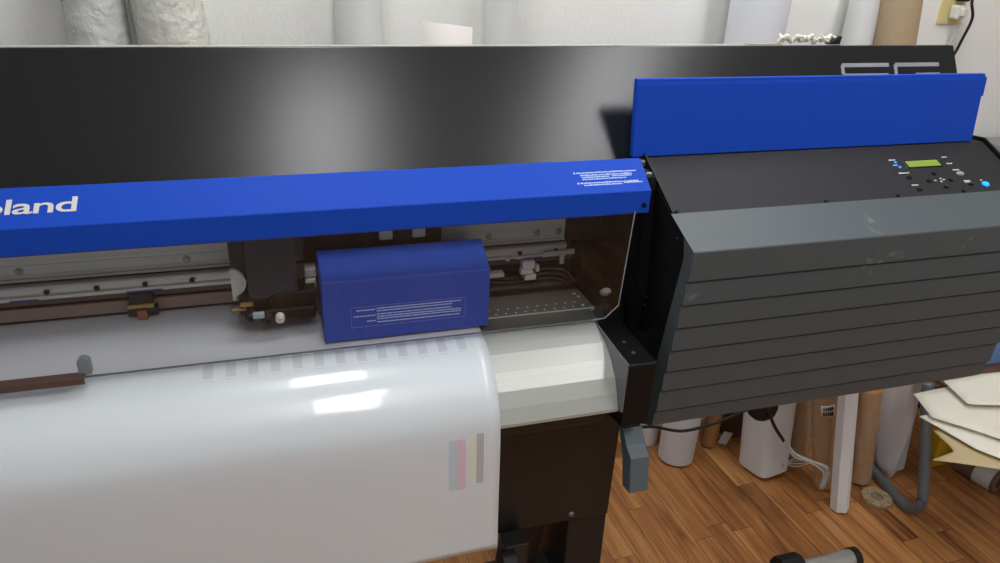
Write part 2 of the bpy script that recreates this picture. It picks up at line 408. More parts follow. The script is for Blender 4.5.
# front cover: blue bar with the clear window below it
A, B, Cc = (1.24, 1.262), (1.18, 1.217), (1.18, 1.1735)
bar = part(MB().prism([A, B, Cc, (1.183, 1.1715), (1.20, 1.1735), (1.255, 1.222), (1.262, 1.255)], XL + .06, 0.6600, bev=0.0015), 'front_cover', M_['blue'])
def on_bar(x, s): # s = distance up from the front edge
    d = Vector((A[0] - B[0], A[1] - B[1])).normalized()
    return PR_INV @ plane_frame((B[0] + d.x * s, B[1] + d.y * s), A, x)
def bartext(o, M): o.matrix_local = M; return o
Mr = on_bar(-0.4680, 0.0262); Mr.translation += Vector((0, -0.0003, 0.0004))
text_mesh('logo', 'Roland', 0.0385, M_['ivory'], PR, Mr, sx=1.52, shear=0.03, bold=0.0004, space=0.93, fit=0.1686)['label'] = 'pale lettering Roland'
def dashes(mb, rnd, x0, x1, y, h, wmin=.002, wmax=.006, gap=.0009, z=0.0006):
    x = x0
    while x < x1:
        w = rnd.uniform(wmin, wmax); mb.box(x, min(x + w, x1), y, y + h * rnd.uniform(.7, 1.1), -0.0001, z); x += w + gap
rn = random.Random(3); wt = MB()
for (x0, x1, y) in ((.522, .642, .0455), (.528, .632, .0400), (.530, .585, .0355), (.590, .630, .0360), (.530, .618, .0310), (.524, .640, .0225), (.530, .606, .0178), (.61, .648, .0195)):
    dashes(wt, rn, x0 - .5 , x1 - .5, y, .0026)
wt.box(.516 - .5, .5195 - .5, .0452, .0485, 0, .0006); wt.box(.518 - .5, .5215 - .5, .0222, .0255, 0, .0006)
o = wt.build('warning_text', M_['pale_print'], PR); o.matrix_local = on_bar(0.5, 0)
sc_ = MB(); sc_.cyl((.6465, 1.181, 1.1895), (.6465, 1.175, 1.1895), .0042, 16); sc_.cyl((.6465, 1.1752, 1.1895), (.6465, 1.1742, 1.1895), .002, 6)
part(sc_, 'screw', M_['black_gloss'])
# clear window, slightly slanted, chamfered lower right corner
def wy(z): return 1.1665 + (z - 0.962) * 0.04
wp = [(XL + .09, 1.178), (XL + .09, .962), (.560, .962), (.5855, .9635), (.613, .988), (.629, 1.178)]
wb = MB(); n = len(wp); vs = [(x, wy(z), z) for x, z in wp] + [(x, wy(z) + .003, z) for x, z in wp]
wb.faces(vs, [tuple(range(n)), tuple(range(2 * n - 1, n - 1, -1))] + [(i, (i + 1) % n, (i + 1) % n + n, i + n) for i in range(n)])
win = part(wb, 'cover_window', M_['window'])
we = MB(); a, b = wp[1], wp[2]; we.cyl((a[0], wy(a[1]) + .0015, a[1]), (b[0], wy(b[1]) + .0015, b[1]), .0019, 8)
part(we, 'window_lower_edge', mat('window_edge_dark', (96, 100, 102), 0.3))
we = MB()
for i in range(2, 5):
    a, b = wp[i], wp[i + 1]
    we.cyl((a[0], wy(a[1]) + .0015, a[1]), (b[0], wy(b[1]) + .0015, b[1]), .0013 if i > 1 else .0017, 8)
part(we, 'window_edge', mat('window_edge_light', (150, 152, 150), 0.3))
# handle at the window's lower edge
hb = MB(); hb.box(-0.80, -0.325, 1.138, 1.158, .972, .978, .001); hb.box(-0.80, -0.325, 1.136, 1.1395, .9665, .9785, .001)
part(hb, 'window_handle', M_['brown_handle'], label='dark brown handle bar')
br_ = MB(); pr_ = [(-.335, .975), (-.335, .992)] + [(-.3255 + .0095 * math.cos(a), .996 + .009 * math.sin(a)) for a in [PI - i * PI / 8 for i in range(9)]] + [(-.316, .975)]
br_.prism(pr_, 1.152, 1.165, axis='Y', bev=.001)
part(br_, 'handle_bracket', M_['bracket'])

# operation cabinet
body = MB()
body.prism([(1.43, 1.249), (1.281, 1.2494), (1.144, 1.181), (1.09, 1.158), (1.086, 1.12), (1.152, .735), (1.43, .735)], CL + .002, 1.547, bev=.0015)
cab = part(body, 'cabinet', M_['panel'])
for x0, x1 in ((CL - .0005, CL + .0045), (1.5445, 1.551)):
    part(MB().prism([(1.32, 1.256), (1.281, 1.2585), (1.146, 1.1905 if x0 > 1 else 1.184), (1.14, 1.175), (1.2, 1.16), (1.32, 1.2)], x0, x1), 'side_rim', M_['black_deep'])
part(MB().prism([(1.42, 1.245), (1.281, 1.246), (1.144, 1.177), (1.082, 1.15), (1.078, 1.12), (1.142, .735), (1.42, .735)], .6885, .6925), 'side_panel', M_['black_deep'])
# ribbed cover: bevelled top, seven overlapping slats
zs = [1.141, 1.0830, 1.0320, .9810, .9280, .8780, .8290, .7760, .7345]
def fy(z): return 1.05 + (1.141 - z) / (1.141 - .735) * .055
prof = [(1.144, 1.1812), (1.0515, 1.1425), (1.05, 1.140)]
for i in range(1, 8):
    z = zs[i]; prof += [(fy(z) - .0045, z + .0015), (fy(z) - .004, z), (fy(z) + .0060, z - .001), (fy(z) + .0008, z - .0055)]
prof += [(fy(.735) - .0005, .736), (fy(.735) + .0005, .735), (fy(.735) + .046, .7085), (1.080, 1.12), (1.09, 1.158)]
cv = part(MB().prism(prof, CL - .004, 1.5515), 'ribbed_front_cover', M_['cover'], label='charcoal ribbed front cover')
for x in (.70, 1.03, 1.205, 1.375):
    part(MB().lathe([(0.0, .003), (.003, .0025), (.0042, 0), (.0042, -.002)], 12), 'cover_screw', M_['black_gloss'], M=plane_frame((1.1475, 1.1838), (1.28, 1.2494), x))
# open blue hatch standing at the back of the cabinet
fl = MB(); fl.prism([(1.284, 1.2515), (1.2975, 1.388), (1.299, 1.390), (1.300, 1.398), (1.312, 1.398), (1.311, 1.385), (1.297, 1.2515)], .667, 1.516, bev=.0008)
hatch = part(fl, 'hatch', M_['blue'], label='blue hatch standing open behind the control panel')
tb = MB(); tb.prism([(1.2955, 1.350), (1.2985, 1.386), (1.309, 1.386), (1.306, 1.350)], 1.514, 1.5225, bev=.0006)
tb.prism([(1.2972, 1.3862), (1.2985, 1.3915), (1.3, 1.3915), (1.2998, 1.3862)], .667, 1.5205)
part(tb, 'hatch_lip', M_['blue'])
# control panel details
P0, P1 = (1.144, 1.181), (1.281, 1.2494)
def on_panel(x, s):
    d = Vector((P1[0] - P0[0], P1[1] - P0[1])).normalized()
    return plane_frame((P0[0] + d.x * s, P0[1] + d.y * s), P1, x)
def pp(mb, name, m, x, s, **k):
    return part(mb, name, m, M=on_panel(x, s), **k)
pp(MB().box(-.0475, .0475, -.0125, .0125, -.001, .0007, .0003), 'display_frame', M_['black_gloss'], 1.3325, .0935)
pp(MB().box(-.0425, .0425, -.009, .009, 0, .0012), 'display', M_['lcd'], 1.3325, .0935, label='green liquid crystal display')
for x, s in ((1.2645, .1015), (1.2662, .0865)):
    pp(MB().lathe([(.0028, 0), (.0026, .0016), (0, .002)], 12), 'indicator_light', M_['led_blue'], x, s)
def button(x, s, rx=.0065, ry=.0042, m='black_gloss', **k):
    b = MB(); b.lathe([(1.15, 0), (1.15, .0008), (1.0, .0010), (.95, .0024), (.6, .003), (0, .0031)], 20)
    for v in b.bm.verts: v.co.x *= rx; v.co.y *= ry
    pp(b, 'button', M_[m], x, s, smooth=True, ang=40, **k)
for x, s in ((1.2672, .0534), (1.2695, .0174), (1.3382, .0605), (1.3108, .041), (1.3685, .0398), (1.3408, .0207), (1.4107, .0244)): button(x, s)
button(1.4065, .0572, .0085, .0052, 'btn_grey', label='grey button')
button(1.4482, .0215, .0075, .0060, 'power', label='glowing blue power button')
rn = random.Random(9)
def label(x, s, w, h=.0032, m='ivory', rows=1):
    b = MB()
    for r in range(rows): dashes(b, rn, -w / 2, w / 2, -h / 2 - r * h * 1.5, h, .002, .004, .0006)
    pp(b, 'button_caption', M_[m], x, s)
label(1.2611, .1095, .017); label(1.2590, .0935, .012, .0028, 'pale_print'); label(1.2648, .0688, .026); label(1.268, .0322, .016)
label(1.4018, .110, .014); label(1.4012, .0895, .014); label(1.4042, .0690, .017); label(1.4072, .0350, .016, .0026, 'ivory', 2); label(1.4457, .0341, .005, .0028)
ar = MB()
for dx, dy, w, h in ((.0, .016, .003, .003), (.007, .0045, .0045, .003), (-.010, .0, .005, .0025), (.013, .001, .005, .0025), (.003, -.004, .004, .004)):
    ar.box(dx - w / 2, dx + w / 2, dy - h / 2, dy + h / 2, 0, .0006)
pp(ar, 'cursor_key_marks', M_['ivory'], 1.338, .0415)

# left end cabinet, outside the frame
part(MB().prism([(1.43, 1.249), (1.281, 1.2494), (1.12, 1.18), (1.08, 1.14), (1.14, .742), (1.43, .742)], XL - .12, XL + .06, bev=.004), 'left_end_cabinet', M_['cover'])

# inside: beam, rail, back wall, platen, apron
bm_ = MB()
bm_.prism([(1.38, 1.2), (1.38, 1.102), (1.3785, 1.100), (1.3785, 1.062), (1.38, 1.060), (1.38, 1.048), (1.43, 1.048), (1.43, 1.2)], XL + .05, .575)
bm_.box(XL + .05, .575, 1.3775, 1.381, 1.0775, 1.0790); bm_.box(XL + .05, .575, 1.376, 1.381, 1.0485, 1.0535)
beam = part(bm_, 'beam', M_['alu_dark'])
for x in (-.455, .405, .512, .56, -.18):
    w = MB(); w.lathe([(.0075, 0), (.0075, .001), (.0052, .0016), (.0048, .004), (0, .0042)], 18); w.lathe([(.0022, .0042), (.0022, .0046)], 6)
    part(w, 'beam_screw', M_['steel'], M=Matrix.Translation((x, 1.3785, 1.069)) @ Matrix.Rotation(PI / 2, 4, 'X'))
rl = MB(); rl.prism([(1.375, 1.0455), (1.361, 1.0455), (1.3595, 1.043), (1.3595, 1.0395), (1.364, 1.0365), (1.364, 1.0285), (1.3595, 1.0255), (1.3595, 1.0195), (1.362, 1.0175), (1.375, 1.0175)], XL + .05, .575)
rail = part(rl, 'guide_rail', M_['alu'])
k = 0
x = -.979
while x < .56:
    w = MB(); w.lathe([(.0048, 0), (.0046, .0014), (.003, .0018), (0, .0018)], 14)
    part(w, 'rail_screw', M_['hole'], M=Matrix.Translation((x, 1.3602, 1.0325)) @ Matrix.Rotation(PI / 2, 4, 'X')); x += .0805
for x0, x1 in ((-.288, -.226), (-.475, -.430), (.40, .46), (.475, .52)):
    part(MB().box(x0, x1, 1.3585, 1.361, 1.0178, 1.0212), 'blue_marker', mat('blue_tape', (52, 60, 132), 0.5))
bk = MB(); bk.box(.575, .662, 1.385, 1.43, 1.04, 1.2); bk.box(XL + .04, .66, 1.415, 1.43, .86, 1.06)
bk.box(XL + .04, .66, 1.395, 1.415, .978, .990, .002); bk.box(XL + .04, .66, 1.40, 1.415, .955, .966, .002)
part(bk, 'inner_back_plate', M_['interior'])
part(MB().box(XL + .06, .30, 1.388, 1.3945, .966, .990, .001), 'belt_cover', mat('pinkish_brown_cover', (150, 130, 120), .5))
bl = MB(); bl.box(XL + .06, .60, 1.385, 1.389, .998, 1.010); part(bl, 'drive_belt', M_['belt'])
# bits hanging at the right end of the rail
ms_ = MB(); ms_.box(.52, .585, 1.352, 1.362, 1.026, 1.033, .001); ms_.box(.558, .568, 1.352, 1.357, 1.003, 1.028, .001); ms_.box(.575, .592, 1.354, 1.362, 1.022, 1.034, .002)
part(ms_, 'rail_end_stop', M_['alu'])
cl_ = MB(); cl_.box(.474, .502, 1.35, 1.372, .998, 1.016, .002); cl_.box(.470, .498, 1.348, 1.366, .986, .998, .003); cl_.box(.480, .506, 1.35, 1.37, .972, .985, .002)
cl_.box(.505, .513, 1.352, 1.366, .990, 1.004, .001)
part(cl_, 'cable_clamp', M_['white_plastic'])
part(MB().box(.400, .438, 1.36, 1.38, .980, .990, .002), 'connector', M_['white_plastic'])
part(MB().box(.438, .446, 1.355, 1.375, 1.019, 1.026), 'connector', M_['white_plastic'])
hs = MB(); 
for i in range(3):
    hs.tube(smoothpath([(.40, 1.385, .972 - i * .010), (.47, 1.375, .968 - i * .009), (.53, 1.38, .982 - i * .011), (.57, 1.36, .985 - i * .012), (.60, 1.37, .955 - i * .01), (.615, 1.38, .94)], 6), .0032, 8)
part(hs, 'ink_tube', mat('brown_tubing', (70, 56, 48), .35), smooth=True)
# gold-topped pinch rollers below the rail
def pinch(x):
    g = MB(); g.box(x - .024, x + .022, 1.362, 1.385, .982, .991, .002); pr = part(g, 'pinch_roller', mat('brass', (176, 152, 96), .35, .7))
    q = MB(); q.cyl((x - .024, 1.372, .975), (x - .010, 1.372, .975), .011, 16); q.cyl((x + .010, 1.372, .975), (x + .026, 1.372, .975), .011, 16); q.box(x - .02, x + .02, 1.366, 1.392, .976, 1.012, .002)
    q.build('roller', M_['black'], pr)
    r = MB(); r.box(x - .009, x + .009, 1.355, 1.37, .963, .981, .002); r.build('foot', mat('copper_brown', (150, 100, 80), .4, .4), pr)
pinch(-.268); pinch(-.86)

pl_ = MB(); pl_.box(XL + .06, .592, 1.232, 1.322, .930, .9555, .001)
plat = part(pl_, 'platen', mat('perforated_platen', (92, 94, 90), .45, .4, noise=.05, nscale=20))
ph = MB()
for i in range(11):
    for j, yy in enumerate((1.243, 1.262)):
        xx = .345 + i * .0205 + j * .010
        if xx < .575: ph.lathe([(.0022, .0), (.0022, .0006), (0, .0006)], 8, Matrix.Translation((xx, yy, .9555)))
for xx, yy in ((.575, 1.30), (.572, 1.245), (.578, 1.285)): ph.lathe([(.0035, 0), (.003, .0012), (0, .0014)], 10, Matrix.Translation((xx, yy, .9555)))
part(ph, 'suction_holes', mat('bright_hole_rim', (205, 205, 198), .4, .5), None)
bpy.data.objects['suction_holes']['kind'] = 'stuff'
gr = MB(); gr.cyl((XL + .06, 1.375, .945), (.61, 1.375, .945), .0135, 20); part(gr, 'grit_roller', M_['black'])
part(MB().box(XL + .06, .60, 1.327, 1.36, .925, .947, .002), 'rear_guide', M_['black'])

AP = [(1.187, .9475), (1.181, .949), (1.129, .934), (1.097, .9145), (1.072, .889), (1.057, .862), (1.046, .835)]
back = [(1.060, .828), (1.085, .868), (1.11, .893), (1.14, .912), (1.187, .925)]
apr = part(MB().prism(AP + [(1.046, .829)] + back, XL + .06, .572), 'media_apron', M_['apron'])
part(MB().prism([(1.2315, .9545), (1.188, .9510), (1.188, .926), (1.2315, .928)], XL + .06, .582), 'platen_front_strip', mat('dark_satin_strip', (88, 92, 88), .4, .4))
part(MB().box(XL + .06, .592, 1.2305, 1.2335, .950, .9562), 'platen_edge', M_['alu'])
# black end bracket right of the apron
eb = MB(); eb.prism([(1.205, .943), (1.032, .938), (1.030, .934), (1.034, .80), (1.10, .79), (1.205, .80)], .576, .632, bev=.002)
part(eb, 'apron_end_bracket', M_['black_deep'])
ef = MB(); ef.prism([(1.205, .950), (1.19, .9485), (1.132, .931), (1.10, .912), (1.076, .885), (1.055, .83), (1.033, .835), (1.031, .939)], .5725, .5758)
part(ef, 'bracket_flange', mat('grey_flange', (110, 114, 116), .4, .3))
for y in (1.11, 1.07): part(MB().lathe([(.0045, 0), (.004, .0014), (0, .0016)], 12, Matrix.Translation((.603, y, .9395))), 'bracket_screw', M_['steel'])
# inner side plate with clutter
sp = MB(); sp.prism([(1.215, 1.23), (1.195, 1.0), (1.21, .90), (1.42, .86), (1.42, 1.23)], .665, .686); part(sp, 'inner_side_plate', M_['black_deep'])
sp = MB(); sp.prism([(1.24, .955), (1.32, .957), (1.405, .98), (1.405, .90), (1.22, .90)], .615, .662, bev=.003)
sp.box(.60, .66, 1.33, 1.40, .955, 1.04, .004)
part(sp, 'capping_station', M_['black_gloss'])
kb = MB(); kb.lathe([(.0001, .012), (.006, .012), (.009, .008), (.009, .0), (.0001, .0)], 16, Matrix.Translation((.632, 1.272, .966)) @ Matrix.Rotation(.9, 4, 'X') @ Matrix.Diagonal((1.3, .9, 1, 1)))
part(kb, 'knob', M_['btn_grey'], smooth=True, ang=40)
for z in (.985, .966): part(MB().lathe([(.003, 0), (.0026, .0015), (0, .002)], 10, Matrix.Translation((.6895, 1.20, z)) @ Matrix.Rotation(-PI / 2, 4, 'Y')), 'side_screw', M_['steel'])
part(MB().lathe([(.0026, 0), (.002, .0015), (0, .002)], 10, Matrix.Translation((.6895, 1.115, 1.145)) @ Matrix.Rotation(-PI / 2, 4, 'Y')), 'side_screw', M_['steel'])
# hinge bits at cabinet's top left corner
hg = MB(); hg.box(.668, .684, 1.225, 1.262, 1.222, 1.236, .003); hg.box(.672, .686, 1.262, 1.278, 1.235, 1.25, .003); part(hg, 'hinge', M_['steel'])

# print head carriage with blue cover
cp = [(1.195, .9595), (1.195, 1.0795), (1.31, 1.092), (1.318, 1.09), (1.352, 1.06), (1.352, 1.05), (1.345, .975), (1.30, .9595)]
hq = MB().prism(cp, .052, .357, bev=.003)
for v in hq.bm.verts:
    if v.co.y > 1.25 and v.co.x > .2: v.co.x += .015 * min(1, (v.co.y - 1.25) / .05)
hd = part(hq, 'head_carriage', M_['blue_cover'], label='blue print head cover')

fr = MB(); t = .0007
for x0, x1, z0, z1 in ((.100, .310, .9855, .9855 + t), (.100, .310, 1.0255, 1.0255 + t), (.100, .100 + t, .9855, 1.0255), (.310 - t, .310, .9855, 1.0262)):
    fr.box(x0, x1, 1.1942, 1.1955, z0, z1)
part(fr, 'warning_frame', M_['frame_print'])
wl = MB(); rn = random.Random(5)
for x0, x1, z in ((.110, .144, 1.018), (.146, .302, 1.0195), (.146, .285, 1.0145), (.104, .144, 1.0065), (.146, .284, 1.008), (.146, .302, 1.003), (.146, .302, .9985), (.128, .144, .9955), (.146, .30, .992)):
    b_ = MB(); x = x0
    while x < x1:
        w_ = rn.uniform(.003, .009); wl.box(x, min(x + w_, x1), 1.1941, 1.1955, z, z + .0018); x += w_ + .0009
part(wl, 'warning_text', M_['pale_print'])
for x in (.175, .24): part(MB().box(x, x + .026, 1.345, 1.36, 1.09, 1.16, .003), 'ribbon_cable', M_['white_plastic'])
cm = MB(); cm.box(.03, .30, 1.352, 1.376, 1.03, 1.14, .004); part(cm, 'carriage_mount', M_['interior'])
sd = MB(); sd.box(.028, .050, 1.30, 1.335, 1.045, 1.062, .003); sd.box(.028, .048, 1.295, 1.33, 1.024, 1.043, .003); part(sd, 'carriage_latch', M_['white_plastic'])

# black cutting carriage
bc = MB(); bc.prism([(1.285, 1.17), (1.272, 1.095), (1.266, 1.015), (1.29, 1.00), (1.352, 1.00), (1.352, 1.17)], -.072, .014, bev=.005)
bc.box(-.100, -.070, 1.30, 1.352, 1.05, 1.17, .004); bc.box(-.072, .03, 1.29, 1.352, 1.10, 1.17, .004)
cutc = part(bc, 'cutting_carriage', M_['dkgrey'])
hm = MB(); hm.prism([(-.101, 1.016), (-.101, 1.076)] + [(-.101 + .026 * math.sin(a), 1.050 + .026 * math.cos(a)) for a in [i * PI / 10 for i in range(11)]] + [(-.095, 1.025), (-.095, 1.016)], 1.290, 1.30, axis='Y')
part(hm, 'white_disc_cover', mat('pale_grey_plastic', (196, 196, 190), .5))
lo = MB(); lo.box(-.090, .020, 1.265, 1.34, .978, 1.012, .004); lo.box(-.055, .040, 1.25, 1.33, .970, .992, .003); lo.prism([(-.04, 1.012), (-.02, 1.018), (.045, 1.020), (.045, .975), (-.04, .972)], 1.262, 1.30, axis='Y', bev=.003)
UP = Matrix.Translation((0, 0, .016))
part(lo, 'tool_holder', M_['black_deep'], M=UP)
for x, y, z, r, m, nm in ((-.072, 1.25, .988, .0095, 'rubber', 'roller'), (-.043, 1.245, .982, .0100, 'rubber', 'roller'), (-.022, 1.245, .981, .0085, 'white_plastic', 'knob')):
    w = MB(); w.lathe([(.0001, 0), (r, 0), (r, .016), (r * .8, .018), (r * .45, .018), (r * .4, .015), (.0001, .015)], 20, Matrix.Translation((x, y + .012, z)) @ Matrix.Rotation(PI / 2 + .3, 4, 'X'))
    part(w, nm, M_[m], smooth=True, ang=35, M=UP)
w = MB(); w.box(-.068, -.048, 1.238, 1.25, .984, .994, .002); part(w, 'lever_tab', mat('pale_blue_tab', (150, 172, 180), .4), M=UP)
w = MB(); w.box(-.104, -.078, 1.25, 1.262, 1.003, 1.007, .001); w.box(-.088, -.066, 1.25, 1.262, 1.010, 1.0145, .001); part(w, 'brass_tab', mat('brass_tab', (150, 126, 76), .4, .6), M=Matrix.Translation((0, 0, .01)))

# loading lever at the front right
lv = MB(); lv.prism([(1.066, .770), (1.045, .742), (1.022, .730), (1.010, .655), (1.042, .650), (1.055, .715), (1.092, .772)], .600, .640, bev=.0015)
part(lv, 'loading_lever', M_['lever'])
part(MB().box(.602, .636, 1.064, 1.092, .7725, .777, .001), 'lever_pad', mat('violet_black_pad', (30, 28, 48), .4))
part(MB().box(.606, .630, 1.075, 1.10, .776, .80, .001), 'lever_stem', M_['black_deep'])
# stand: cross plate, leg, foot
st = MB(); st.prism([(1.15, .80), (1.15, .715), (1.20, .70), (1.205, .42), (1.22, .42), (1.22, .80)], XL + .12, .665, bev=.002)
part(st, 'stand_cross_plate', M_['black'])
rb = MB(); rb.box(XL + .12, .56, 1.07, 1.11, .79, .825, .003); part(rb, 'apron_support', M_['black'])
for x in (.572, .605):
    z = .685 if x > .6 else .44
    part(MB().lathe([(.007, 0), (.007, .004), (.005, .006), (0, .006)], 14, Matrix.Translation((x, 1.206, z)) @ Matrix.Rotation(PI / 2, 4, 'X')), 'stand_screw', M_['steel'])
lgm = MB(); lgm.box(.575, .672, 1.222, 1.40, .07, .80, .003)
part(lgm, 'leg', M_['black'])
lgm = MB(); lgm.box(XL + .12, XL + .2, 1.222, 1.40, .07, .80, .003); part(lgm, 'leg', M_['black'])
ft = MB(); ft.box(.585, .665, .98, 1.62, .045, .095, .006); ftr = part(ft, 'foot', M_['black'])
ft2 = MB(); ft2.box(XL + .12, XL + .2, .98, 1.62, .045, .095, .006); part(ft2, 'foot', M_['black'])
for x in (.625, XL + .16):
    for y in (1.02, 1.57):
        cs = MB(); cs.cyl((x - .012, y, .024), (x + .012, y, .024), .024, 20); part(cs, 'caster', M_['rubber'])
# lower frame pieces seen beneath the cross plate
fw = MB(); fw.prism([(1.24, .52), (1.30, .52), (1.42, .05), (1.36, .05)], .455, .545, bev=.003); part(fw, 'brace', mat('brown_black_brace', (52, 36, 30), .5))
fk = MB(); fk.prism([(1.14, .44), (1.19, .44), (1.26, .10), (1.18, .10)], .395, .45, bev=.004); part(fk, 'brace', M_['black'])
fm = MB(); fm.lathe([(.0001, 0), (.032, 0), (.032, .03), (.0001, .03)], 20, Matrix.Translation((.385, 1.135, .40)) @ Matrix.Rotation(PI / 2, 4, 'Y')); part(fm, 'media_flange', M_['rubber'])
part(MB().box(XL + .15, .60, 1.30, 1.36, .12, .18, .004), 'lower_crossbar', M_['black'])

# ---------------------------------------------------------------- the printed sheet
MP = [(1.392, .9620), (1.355, .9602), (1.31, .9580), (1.25, .9578), (1.20, .9555), (1.16, .9490), (1.128, .9400), (1.098, .9245), (1.074, .9030), (1.057, .8780), (1.0455, .8480), (1.0405, .815), (1.0385, .78), (1.0375, .741), (1.036, .69), (1.034, .63), (1.0305, .560)]
yz = [Vector((0, a, b)) for a, b in MP]; sm_ = smoothpath(yz, 4)
rows = []
for i, p in enumerate(sm_):
    rows.append([(-1.0 + 1.34 * j / 60, p.y - .0035 * (0.5 - 0.5 * math.cos(j / 60 * 6 * PI)) * max(0, (i - 32) / 32), p.z) for j in range(61)])
sh = MB().strip(rows).build('printed_sheet', media_mat(), smooth=True)
md = sh.modifiers.new('thick', 'SOLIDIFY'); md.thickness = 0.0004
tag(sh, 'white glossy vinyl sheet curving down out of the printer with faint test bars', 'sheet')

# ---------------------------------------------------------------- rolls
def rollM(base, sx, sy):
    d = Vector((sx, sy, 1)).normalized()
    return Matrix.Translation(base) @ d.to_track_quat('Z', 'Y').to_matrix().to_4x4()
def lift(r, sx, sy): return r * math.sin(math.atan(math.hypot(sx, sy))) + .0005
def roll(label, x, y, sx, sy, L, r, m, core='kraft', wrap=None, r1=None, group=None, name='paper_roll', sq=None, cat='roll', n=40, hollow=True):
    M = rollM((x, y, lift(r, sx, sy)), sx, sy)
    rt = r if r1 is None else r1; ri = r * .55
    b = MB()
    if hollow: b.lathe([(ri, .0), (r - .001, 0), (r, .001), (rt, L - .001), (rt - .001, L), (ri, L), (ri, 0)], n, None, sq=sq)
    else: b.lathe([(.0001, 0), (r * .93, 0), (r, r * .07), (rt, L - .001), (rt - .001, L), (.0001, L)], n, None, sq=sq)
    o = b.build(name, M_[m] if isinstance(m, str) else m, None, smooth=True, ang=35)
    o.matrix_local = M; tag(o, label, cat, group)
    if hollow and not sq:
        c = MB().lathe([(ri - .004, -.0004), (ri - .0002, -.0004), (ri - .0002, L + .0006), (ri - .004, L + .0006), (ri - .004, -.0004)], n).build('cardboard_core', M_[core], None, smooth=True, ang=35)
        c.parent = o
    if wrap:
        rows = []; rr = random.Random(int(x * 1000) % 997)
        ph_ = [rr.uniform(0, 6) for _ in range(6)]
        b = MB(); K = 48; J = 30
        for j in range(J + 1):
            z = L * (.012 + .985 * j / J); rad = r + (rt - r) * j / J
            rows.append([((rad + .0022 + .0014 * math.sin(5 * a + ph_[0] + z * 31) + .0012 * math.sin(9 * a + ph_[1] - z * 47)) * math.cos(a),
                          (rad + .0022 + .0014 * math.sin(5 * a + ph_[0] + z * 31) + .0012 * math.sin(9 * a + ph_[1] - z * 47)) * math.sin(a), z) for a in [2 * PI * k / K for k in range(K + 1)]])
        b.strip(rows); bmesh.ops.remove_doubles(b.bm, verts=b.bm.verts, dist=1e-6)
        w = b.build('plastic_wrap', M_[wrap], None, smooth=True); w.parent = o
    return o
# long rolls standing against the wall behind the printer
roll('grey white media roll in crinkled clear plastic, leftmost of the rolls against the wall', -.352, 1.83, -.002, .05, 1.70, .060, 'paper_grey', wrap='wrap_roll', group=None)
roll('beige white media roll in crinkled clear plastic, beside the grey wrapped one', -.135, 1.81, -.048, .055, 1.68, .074, mat('beige_roll', (224, 220, 208), .6), wrap='wrap_roll')
roll('smooth pale grey paper roll against the wall, next to the plastic wrapped pair', .185, 1.84, .022, .05, 1.72, .057, 'paper_grey')
roll('slim grey paper roll against the wall behind the middle of the printer', .525, 1.86, .040, .05, 1.72, .043, 'paper_grey')
roll('wide white roll against the wall, rising behind the blue hatch', 1.243, 1.822, .052, .045, 1.68, .060, mat('cool_white_paper', (222, 224, 230), .5), r1=.084)
roll('grey shaded white roll against the wall, left of the tall brown tube', 1.65, 1.875, .038, .035, 1.60, .046, 'paper_grey')
roll('tall plain brown cardboard tube against the wall near the outlet', 1.902, 1.80, -.085, .045, 1.60, .059, 'kraft_pale', core='kraft')
# rolls seen below the cabinet
roll('short white roll furthest left under the cabinet, by the grey lever', 1.188, 1.935, .0, .02, .55, .038, 'paper')
roll('narrow pale cardboard tube in shade, right of the wide white roll foot', 1.395, 1.86, .12, .06, .62, .027, 'kraft')
roll('fat white square-cornered roll standing under the middle of the cabinet', 1.512, 1.695, -.02, .11, .62, .064, 'paper', sq=5, hollow=False, r1=.070)
roll('brown cardboard tube in clear plastic, further back of the wrapped pair', 1.672, 1.725, -.10, .08, .55, .037, 'kraft', wrap='wrap')
f2 = roll('brown cardboard tube in clear plastic with white barcode label', 1.655, 1.560, -.15, .13, .62, .030, 'kraft', wrap='wrap', r1=.043)
roll('slim white six-sided paper tube standing in front of the brown tubes', 1.632, 1.452, -.085, .13, .62, .029, 'paper', hollow=False, n=6, name='paper_tube')
roll('short brown cardboard tube in clear plastic with white paper rim', 1.797, 1.552, -.04, .14, .345, .032, 'kraft', wrap='wrap', core='paper', r1=.036)
roll('white translucent film roll right of the short brown tube', 1.962, 1.60, -.03, .12, .60, .048, mat('milky_film', (206, 206, 212), .35), r1=.068)

# label on the kraft tube
def on_roll(o, phi, z, r, w, h, m, name, th=.0008, dx=0):
    b = MB(); K = 10; rows = []
    for j in range(2):
        rows.append([((r) * math.cos(phi + w / r * (k / K - .5)), r * math.sin(phi + w / r * (k / K - .5)), z + h * (j - .5)) for k in range(K + 1)])
    b.strip(rows); q = b.build(name, m, None, smooth=True); q.parent = o
    md = q.modifiers.new('t', 'SOLIDIFY'); md.thickness = th; md.offset = 1
    return q
vv = f2.matrix_basis.to_3x3().inverted() @ Vector((math.cos(-1.9), math.sin(-1.9), 0)); PH = math.atan2(vv.y, vv.x)
lab = on_roll(f2, PH, .308, .0405, .044, .042, M_['white_plastic'], 'label')
rn = random.Random(11)
for row_, zz in ((0, .318), (1, .299)):
    for k in range(5):
        a = PH + (k - 2) * .16
        b = MB(); w = rn.uniform(.0016, .003)
        R_ = .0422
        for q in range(2):
            aa = a + (q - .5) * .07
            b.box(-.0008, .0008, -.0012, .0008, -.0065, .0065, M=Matrix.Translation((R_ * math.cos(aa), R_ * math.sin(aa), zz)) @ Matrix.Rotation(aa + PI / 2, 4, 'Z'))
        zz2 = zz + rn.choice((-.0038, 0, .0038))
        b.box(-.0018, .0018, -.0012, .0008, -.0008, .0008, M=Matrix.Translation((R_ * math.cos(a), R_ * math.sin(a), zz2)) @ Matrix.Rotation(a + PI / 2, 4, 'Z'))
        b.build('label_print', M_['hole'], None).parent = lab

